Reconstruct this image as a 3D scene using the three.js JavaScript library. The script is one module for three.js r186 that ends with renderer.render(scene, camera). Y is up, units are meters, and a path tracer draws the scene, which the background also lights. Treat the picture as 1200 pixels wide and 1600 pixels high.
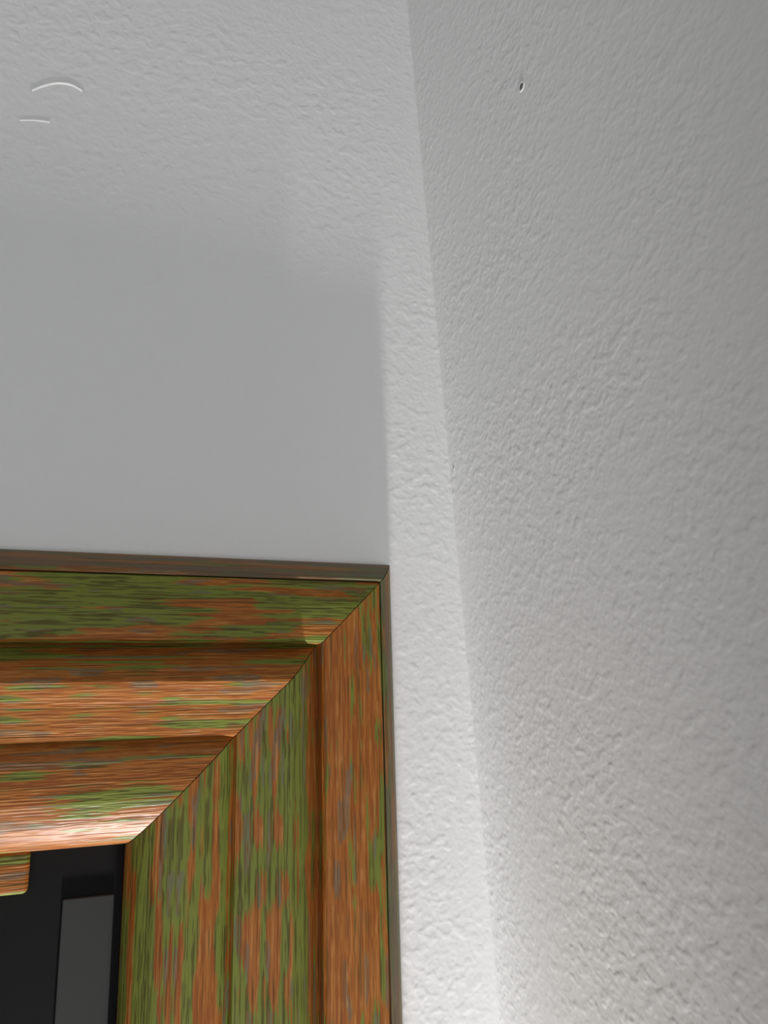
import * as THREE from 'three';
import { RoundedBoxGeometry } from 'three/addons/geometries/RoundedBoxGeometry.js';
import { mergeGeometries, toCreasedNormals } from 'three/addons/utils/BufferGeometryUtils.js';
import { RectAreaLightUniformsLib } from 'three/addons/lights/RectAreaLightUniformsLib.js';
RectAreaLightUniformsLib.init();

// ------------------------------------------------------------------ camera, lights, exposure
const scene = new THREE.Scene();
scene.background = new THREE.Color(0x8fa0b0);
const HY = 1.6;                         // height of the frame's top right corner above the floor
const XC = 0.0374;                      // the right wall's face; the left wall's face is z = 0
const camera = new THREE.PerspectiveCamera(2 * Math.atan(800 / 1208) * 180 / Math.PI, 0.75, 0.01, 20);
{
  const P = new THREE.Vector3(-0.1224, HY - 0.0512, 0.3092), h = 0.3852, p = 0.2253, r = -0.0703;
  const fw = new THREE.Vector3(Math.sin(h) * Math.cos(p), Math.sin(p), -Math.cos(h) * Math.cos(p));
  const rt0 = new THREE.Vector3(Math.cos(h), 0, Math.sin(h)), up0 = rt0.clone().cross(fw);
  const up = up0.multiplyScalar(Math.cos(r)).addScaledVector(rt0, -Math.sin(r));
  camera.position.copy(P); camera.up.copy(up); camera.lookAt(P.clone().add(fw));
}
const renderer = new THREE.WebGLRenderer({ antialias: true });
renderer.toneMapping = THREE.LinearToneMapping;
renderer.toneMappingExposure = 1.09;
renderer.shadowMap.enabled = true;

// added fill light: an unseen glowing pane in the wall behind the camera
const FILL = { x: -0.95, y: 0.95, w: 1.2, h: 1.3, z: 2.8 };
const fillLight = new THREE.RectAreaLight(new THREE.Color(1, 1, 1), 2.75, FILL.w, FILL.h);
fillLight.position.set(FILL.x, FILL.y, FILL.z - 0.005); fillLight.lookAt(FILL.x, FILL.y, 0);
scene.add(fillLight);

// the small uplight that stands in the corner below the frame
const LAMP = new THREE.Vector3(-0.085, HY - 0.78, 0.112);
const uplight = new THREE.SpotLight(new THREE.Color(1, 0.985, 0.96), 2.6, 4, 0.34, 1, 2);
uplight.position.copy(LAMP); uplight.target.position.set(-0.05, HY, -0.03);
uplight.castShadow = true; uplight.shadow.radius = 1; uplight.shadow.mapSize.set(2048, 2048);
uplight.shadow.camera.near = 0.02;
scene.add(uplight, uplight.target);

// ------------------------------------------------------------------ helpers
let seed = 7;
const rnd = () => { seed = (seed * 1664525 + 1013904223) >>> 0; return seed / 4294967296; };
function noise2(periodX, periodY, s) {           // tiling value noise
  let q = s * 7919 + 13; const g = new Float32Array(periodX * periodY);
  for (let i = 0; i < g.length; i++) { q = (q * 1664525 + 1013904223) >>> 0; g[i] = q / 4294967296; }
  return (x, y) => {
    const xi = Math.floor(x), yi = Math.floor(y); let fx = x - xi, fy = y - yi;
    fx = fx * fx * (3 - 2 * fx); fy = fy * fy * (3 - 2 * fy);
    const a = ((xi % periodX) + periodX) % periodX, b = (a + 1) % periodX, c = (((yi % periodY) + periodY) % periodY), d = (c + 1) % periodY;
    return (g[c * periodX + a] * (1 - fx) + g[c * periodX + b] * fx) * (1 - fy) + (g[d * periodX + a] * (1 - fx) + g[d * periodX + b] * fx) * fy;
  };
}
const smooth = (a, b, x) => { const t = Math.min(1, Math.max(0, (x - a) / (b - a))); return t * t * (3 - 2 * t); };
function dataTex(w, h, fill, srgb, rx, ry) {
  const d = new Uint8Array(w * h * 4);
  for (let j = 0; j < h; j++) for (let i = 0; i < w; i++) {
    const c = fill(i / w, j / h), k = (j * w + i) * 4;
    d[k] = c[0]; d[k + 1] = c[1]; d[k + 2] = c[2]; d[k + 3] = 255;
  }
  const t = new THREE.DataTexture(d, w, h, THREE.RGBAFormat);
  t.wrapS = t.wrapT = THREE.RepeatWrapping; t.magFilter = THREE.LinearFilter; t.minFilter = THREE.LinearMipmapLinearFilter; t.generateMipmaps = true;
  if (srgb) t.colorSpace = THREE.SRGBColorSpace;
  t.repeat.set(rx, ry); t.needsUpdate = true; return t;
}
const shade = (o) => { o.castShadow = o.receiveShadow = true; return o; };
function mesh(name, geo, mat, parent = scene) { const m = shade(new THREE.Mesh(geo, mat)); m.name = name; parent.add(m); return m; }
function struct(name, geo, mat, label) { const m = mesh(name, geo, mat); m.userData.kind = 'structure'; if (label) m.userData.label = label; return m; }
function box(x0, y0, z0, x1, y1, z1) {           // a box with uv in metres
  const g = new THREE.BoxGeometry(x1 - x0, y1 - y0, z1 - z0); g.translate((x0 + x1) / 2, (y0 + y1) / 2, (z0 + z1) / 2);
  const p = g.attributes.position, n = g.attributes.normal, uv = g.attributes.uv;
  for (let i = 0; i < p.count; i++) {
    const ax = Math.abs(n.getX(i)), ay = Math.abs(n.getY(i));
    uv.setXY(i, ax > 0.5 ? p.getZ(i) : p.getX(i), ay > 0.5 ? p.getZ(i) : p.getY(i));
  }
  return g;
}

// ------------------------------------------------------------------ materials
// rolled paint: low rounded stipple a few millimetres across, flattened on top
const TILE = 0.36;
function stippleTex() {
  const A = noise2(32, 32, 3), B = noise2(48, 48, 4), C = noise2(16, 16, 5), D = noise2(9, 9, 6);
  return dataTex(2048, 2048, (x, y) => {
    const a = 0.5 * A(128 * x + 64 * y, 128 * y - 64 * x) + 0.5 * A(96 * x - 96 * y + 11.3, 96 * x + 96 * y + 4.7);
    const b = 0.5 * B(240 * x + 96 * y, 240 * y - 96 * x) + 0.5 * B(192 * x - 192 * y + 7.1, 192 * x + 192 * y + 3.3);
    const v = (0.6 * smooth(0.4, 0.85, a) + 0.3 * smooth(0.3, 0.85, b)) * (0.5 + 0.7 * D(x * 9, y * 9)) + 0.12 * C(32 * x + 16 * y, 32 * y - 16 * x);
    const c = Math.round(255 * Math.min(1, v)); return [c, c, c];
  }, false, 1 / TILE, 1 / TILE);
}
const stipple = stippleTex();
const wallPaint = new THREE.MeshStandardMaterial({ color: new THREE.Color().setRGB(0.80, 0.80, 0.80), roughness: 0.55, bumpMap: stipple, bumpScale: 0.00018 });
const plainPaint = new THREE.MeshStandardMaterial({ color: new THREE.Color().setRGB(0.80, 0.80, 0.80), roughness: 0.5 });
const ceilingPaint = new THREE.MeshStandardMaterial({ color: new THREE.Color().setRGB(0.78, 0.78, 0.77), roughness: 0.9 });
const floorWood = new THREE.MeshStandardMaterial({ color: new THREE.Color().setRGB(0.2, 0.195, 0.19), roughness: 0.5 });

// stained open-grain wood; v runs across the moulding in metres, u along it.  greens(v) says where the colour is more olive
const WL = 0.5, WV = 0.14;
function woodMats(s, greens) {
  const L1 = noise2(14, 40, s), L2 = noise2(30, 90, s + 1), L3 = noise2(26, 260, s + 2), L4 = noise2(110, 420, s + 3), P = noise2(30, 460, s + 4), G = noise2(50, 60, s + 5);
  const OR = [172, 104, 42], OL = [124, 132, 52], DK = [74, 66, 26], RB = [140, 72, 22], GY = [112, 108, 104], LT = [202, 142, 82];
  const mix = (a, b, t) => [a[0] + (b[0] - a[0]) * t, a[1] + (b[1] - a[1]) * t, a[2] + (b[2] - a[2]) * t];
  const grain = (x, y) => 0.55 * L3(x * 26, y * 260) + 0.45 * L4(x * 110, y * 420);
  const map = dataTex(2048, 1024, (x, y) => {
    const g = greens(y * WV);
    const blot = 0.45 * L1(x * 14, y * 40) + 0.4 * L2(x * 30, y * 90) + 0.15 * G(x * 50, y * 60), gr = grain(x, y);
    let c = mix(OR, OL, smooth(0.47, 0.55, blot * 0.8 + gr * 0.2 + g));
    c = mix(c, GY, 0.6 * smooth(0.68, 0.74, L2(x * 30 + 7, y * 90 + 31) * 0.6 + G(x * 50 + 3, y * 60 + 8) * 0.4));
    c = mix(c, c[1] > 120 ? DK : RB, 0.6 * smooth(0.5, 0.68, 1 - gr));
    c = mix(c, LT, 0.6 * smooth(0.62, 0.74, gr) * smooth(0.5, 0.4, blot + g));
    c = mix(c, DK, 0.5 * smooth(0.78, 0.9, P(x * 30, y * 460)));
    c = mix(c, [104, 96, 86], 0.7 * smooth(0.116, 0.118, y * WV) * (0.4 + 0.6 * smooth(0.35, 0.6, L1(x * 14 + 5, y * 40 + 2))));  // outer bevel greyed: its shade painted into the colour
    return c.map((q) => Math.round(q));
  }, true, 1 / WL, 1 / WV);
  const bump = dataTex(2048, 1024, (x, y) => {
    const v = Math.round(255 * (0.7 * grain(x, y) + 0.3 * (1 - smooth(0.7, 0.84, P(x * 30, y * 460))))); return [v, v, v];
  }, false, 1 / WL, 1 / WV);
  return new THREE.MeshPhysicalMaterial({ color: new THREE.Color().setRGB(0.86, 0.86, 0.84), map, bumpMap: bump, bumpScale: 0.0003, roughness: 0.55, specularIntensity: 0.55 });
}
const band = (v, a, b) => smooth(a - 0.003, a + 0.003, v) * (1 - smooth(b - 0.003, b + 0.003, v));
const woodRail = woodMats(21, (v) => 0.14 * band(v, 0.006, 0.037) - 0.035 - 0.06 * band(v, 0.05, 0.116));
const woodStile = woodMats(57, (v) => -0.1 * band(v, 0.0, 0.044) + 0.06 * band(v, 0.044, 0.116) + 0.06 * band(v, 0.044, 0.058));  // last term paints shade along the ridge as a deeper olive band
const lipRail = woodRail.clone(); lipRail.roughness = 0.44; lipRail.specularIntensity = 0.9;
const blackBoard = new THREE.MeshPhysicalMaterial({ specularIntensity: 0.4, color: new THREE.Color().setRGB(0.005, 0.005, 0.0055), roughness: 0.8 });
const greyBoard = new THREE.MeshPhysicalMaterial({ specularIntensity: 0.4, color: new THREE.Color().setRGB(0.045, 0.045, 0.045), roughness: 0.8 });
const chipMat = new THREE.MeshStandardMaterial({ color: new THREE.Color().setRGB(0.72, 0.70, 0.64), roughness: 0.6 });
const holeMat = new THREE.MeshStandardMaterial({ color: new THREE.Color().setRGB(0.12, 0.115, 0.11), roughness: 0.8 });
const metal = new THREE.MeshStandardMaterial({ color: new THREE.Color().setRGB(0.05, 0.05, 0.05), roughness: 0.4, metalness: 0.6 });
const glow = new THREE.MeshStandardMaterial({ color: 0xffffff, emissive: new THREE.Color(1, 0.97, 0.9), emissiveIntensity: 0.8 });
const paneMat = new THREE.MeshStandardMaterial({ color: 0xffffff, emissive: new THREE.Color(0.9, 0.95, 1), emissiveIntensity: 0.8, roughness: 0.6 });

// ------------------------------------------------------------------ the room
const X0 = -2.7, Z1 = 2.8, CEIL = 2.55;
struct('floor', box(X0 - 0.1, -0.1, -0.1, XC + 0.1, 0, Z1 + 0.1), floorWood);
struct('ceiling', box(X0 - 0.1, CEIL, -0.1, XC + 0.1, CEIL + 0.1, Z1 + 0.1), ceilingPaint);
const wallLeft = struct('wall_left', box(X0, 0, -0.1, XC, CEIL, 0), wallPaint, 'off-white painted wall carrying the wooden frame');
const wallRight = struct('wall_right', box(XC, 0, -0.1, XC + 0.1, CEIL, Z1), wallPaint, 'off-white wall with rolled stippled paint, right of the corner');
struct('wall_far_left', box(X0 - 0.1, 0, -0.1, X0, CEIL, Z1), wallPaint);
{
  const a = FILL.x - FILL.w / 2, b = FILL.x + FILL.w / 2, c = FILL.y - FILL.h / 2, d = FILL.y + FILL.h / 2;
  struct('wall_back', mergeGeometries([box(X0, 0, Z1, a, CEIL, Z1 + 0.1), box(b, 0, Z1, XC, CEIL, Z1 + 0.1), box(a, 0, Z1, b, c, Z1 + 0.1), box(a, d, Z1, b, CEIL, Z1 + 0.1)]), wallPaint);
  struct('fill_pane_1', box(a, c, Z1 + 0.03, b, d, Z1 + 0.05), paneMat);  // added glowing pane, the unseen source of the fill
}
// small flaws in the paint
function ridge(name, pts, r, parent) {            // a soft run of paint standing a little proud of the left wall
  const curve = new THREE.CatmullRomCurve3(pts.map((p) => new THREE.Vector3(p[0], HY + p[1], 0)));
  const g = new THREE.TubeGeometry(curve, 40, r, 8); const p = g.attributes.position;
  for (let i = 0; i < p.count; i++) p.setZ(i, p.getZ(i) * 0.55);
  g.computeVertexNormals(); return mesh(name, g, plainPaint, parent);
}
ridge('paint_ridge', [[-0.1449, 0.2068], [-0.1407, 0.2102], [-0.1347, 0.2133], [-0.1291, 0.2138], [-0.1245, 0.2118]], 0.0007, wallLeft);
ridge('paint_ridge', [[-0.1489, 0.1912], [-0.143, 0.1926], [-0.1373, 0.1931]], 0.0005, wallLeft).name = 'paint_ridge_001';
function dent(name, y, z, r) {                    // a shallow pit with a raised rim in the right wall
  const rim = new THREE.TorusGeometry(r, r * 0.32, 8, 20); rim.rotateY(Math.PI / 2); rim.scale(0.6, 1, 1); rim.translate(XC, HY + y, z);
  const m = mesh(name, rim, plainPaint, wallRight);
  const c = new THREE.SphereGeometry(r * 0.85, 16, 8); c.scale(0.25, 1, 1); c.translate(XC, HY + y, z); mesh('pit', c, holeMat, m);
  return m;
}
dent('nail_hole', 0.1775, 0.0914, 0.0017).userData.label = 'dark nail hole high on the right wall';
dent('nail_hole_001', 0.0462, 0.004, 0.0008);

// ------------------------------------------------------------------ the frame
const W = 0.1022, FW = 0.42, FH = 0.56, TILT = -0.0454;
const frame = shade(new THREE.Group()); frame.name = 'wooden_frame';
// corner coordinates (0,0 = top right outer corner) are turned by TILT; the group's origin is the middle of the bottom edge
const ox = -FW / 2, oy = -FH;
frame.position.set(0.0015 + ox * Math.cos(TILT) - oy * Math.sin(TILT), HY + 0.0006 + ox * Math.sin(TILT) + oy * Math.cos(TILT), 0.0005);
frame.rotation.z = TILT;
frame.userData = { label: 'wide brown wooden frame with stepped mitred moulding around a black panel, hung near the corner', category: 'frame' };
scene.add(frame);

// cross-section (u = share of the moulding's width from the outer edge, z = metres proud of the wall)
const SEC = {
  outer_bevel: [[0, 0.005], [0.008, 0.0072], [0.045, 0.0142], [0.075, 0.0184], [0.085, 0.0190], [0.093, 0.0187]],
  board: [[0.093, 0.0170], [0.1, 0.0186], [0.11, 0.0190], [0.16, 0.0193], [0.27, 0.0192], [0.325, 0.0187], [0.335, 0.0172]],
  ridge_moulding: [[0.335, 0.0110], [0.36, 0.0140], [0.40, 0.0192], [0.435, 0.0234], [0.455, 0.0250], [0.47, 0.0256], [0.49, 0.0253], [0.52, 0.0242], [0.55, 0.0229]],
  inner_board: [[0.55, 0.0229], [0.6, 0.0218], [0.655, 0.0208], [0.663, 0.0184], [0.68, 0.0196], [0.70, 0.0212], [0.72, 0.0217], [0.78, 0.0214], [0.85, 0.0206]],
  inner_lip: [[0.85, 0.0206], [0.88, 0.0198], [0.92, 0.0184], [0.955, 0.0160], [0.98, 0.0132], [0.994, 0.0105], [1.0, 0.0078], [1.0, 0.005]],
};
function prism(section, place, len) {             // mitred bar: place(u, a) gives x, y
  const prof = section.map((p) => p.slice()), pos = [], uv = [];
  const ring = [...prof, [prof[prof.length - 1][0], 0], [prof[0][0], 0]];
  const P = (q, end) => { const a = end ? len - q[0] * W - 0.0002 : q[0] * W + 0.0002; const [x, y] = place(q[0] * W, a); return { p: [x, y, q[1]], a }; };
  const tri = (A, B, C, va, vb, vc) => { pos.push(...A.p, ...B.p, ...C.p); uv.push(A.a, va, B.a, vb, C.a, vc); };
  let v = prof[0][0] === 0 ? -0.02 : prof[0][0] * W;
  for (let i = 0; i < ring.length; i++) {
    const q = ring[i], r = ring[(i + 1) % ring.length], v2 = v + Math.hypot((r[0] - q[0]) * W, r[1] - q[1]);
    const A = P(q, 0), B = P(q, 1), C = P(r, 1), D = P(r, 0);
    tri(A, B, C, v, v, v2); tri(A, C, D, v, v2, v2); v = v2;
  }
  const shape = ring.map((q) => new THREE.Vector2(q[0] * W, q[1]));
  for (const t of THREE.ShapeUtils.triangulateShape(shape, [])) for (const e of [0, 1]) {
    const k = e ? t : [t[0], t[2], t[1]]; const [A, B, C] = k.map((i) => P(ring[i], e)); tri(A, B, C, shape[k[0]].y, shape[k[1]].y, shape[k[2]].y);
  }
  const g = new THREE.BufferGeometry();
  g.setAttribute('position', new THREE.Float32BufferAttribute(pos, 3)); g.setAttribute('uv', new THREE.Float32BufferAttribute(uv, 2));
  g.translate(FW / 2, FH, 0);
  // wind every face outward
  const c = toCreasedNormals(g, 0.5); return c;
}
function flip(g) {
  for (const k of ['position', 'uv']) { const a = g.attributes[k], n = a.itemSize; for (let i = 0; i < a.count; i += 3) for (let c = 0; c < n; c++) { const t = a.array[(i + 1) * n + c]; a.array[(i + 1) * n + c] = a.array[(i + 2) * n + c]; a.array[(i + 2) * n + c] = t; } }
  return toCreasedNormals(g, 0.5);
}
function rail(name, place, len, mat, turn, label) {
  const part = (s) => { const g = prism(SEC[s], place, len); return turn ? flip(g) : g; };
  const m = mesh(name, mergeGeometries([part('board'), part('inner_board')]), mat, frame);
  if (label) m.userData.label = label;
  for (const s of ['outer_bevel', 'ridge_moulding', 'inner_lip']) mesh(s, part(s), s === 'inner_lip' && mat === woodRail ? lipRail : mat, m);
  return m;
}
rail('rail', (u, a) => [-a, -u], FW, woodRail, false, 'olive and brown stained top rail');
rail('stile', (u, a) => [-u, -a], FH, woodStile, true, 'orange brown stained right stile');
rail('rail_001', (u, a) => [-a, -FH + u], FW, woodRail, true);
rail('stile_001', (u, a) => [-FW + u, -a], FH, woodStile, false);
// inside: black backing, a dark grey panel and a short wooden strip under the lip
const at = (x0, y0, z0, x1, y1, z1, r = 0.0004) => { const g = new RoundedBoxGeometry(x1 - x0, y1 - y0, z1 - z0, 3, r); g.translate((x0 + x1) / 2 + FW / 2, (y0 + y1) / 2 + FH, (z0 + z1) / 2); return g; };
mesh('backing_panel', at(-FW + W - 0.004, -FH + W - 0.004, 0, -W + 0.0, -W - 0.0, 0.003), blackBoard, frame).userData.label = 'matt black panel';
mesh('inset_panel', at(-0.1215, -FH + W + 0.01, 0.0025, -0.1050, -0.1188, 0.0042), greyBoard, frame).userData.label = 'dark grey upright inset strip';
{
  const g = new RoundedBoxGeometry(0.17, 0.0135, 0.006, 4, 0.0018); const p = g.attributes.position, uv = g.attributes.uv;
  for (let i = 0; i < p.count; i++) uv.setXY(i, p.getX(i), 0.095 + p.getY(i));
  g.translate(-0.1325 - 0.085 + FW / 2, -0.1084 + FH, 0.0055);
  mesh('wooden_strip', g, woodRail, frame).userData.label = 'short brown wooden strip under the top lip';
}

// ------------------------------------------------------------------ the uplight below the frame
{
  const lamp = shade(new THREE.Group()); lamp.name = 'uplight'; lamp.position.set(LAMP.x, 0, LAMP.z);
  lamp.userData = { label: 'slim black standing uplight in the corner below the frame', category: 'lamp' };
  const pts = (a) => a.map((p) => new THREE.Vector2(p[0], p[1]));
  mesh('base', new THREE.LatheGeometry(pts([[0, 0], [0.05, 0], [0.052, 0.004], [0.05, 0.01], [0.01, 0.014], [0, 0.014]]), 40), metal, lamp);
  mesh('pole', new THREE.CylinderGeometry(0.006, 0.006, LAMP.y - 0.07, 16).translate(0, 0.014 + (LAMP.y - 0.07) / 2, 0), metal, lamp);
  mesh('lamp_shade', new THREE.LatheGeometry(pts([[0, LAMP.y - 0.06], [0.02, LAMP.y - 0.06], [0.03, LAMP.y - 0.004], [0.028, LAMP.y - 0.004], [0.018, LAMP.y - 0.056], [0, LAMP.y - 0.056]]), 40), metal, lamp);
  mesh('bulb', new THREE.CylinderGeometry(0.018, 0.016, 0.01, 24).translate(0, LAMP.y - 0.02, 0), glow, lamp);
  scene.add(lamp);
}
renderer.render(scene, camera);
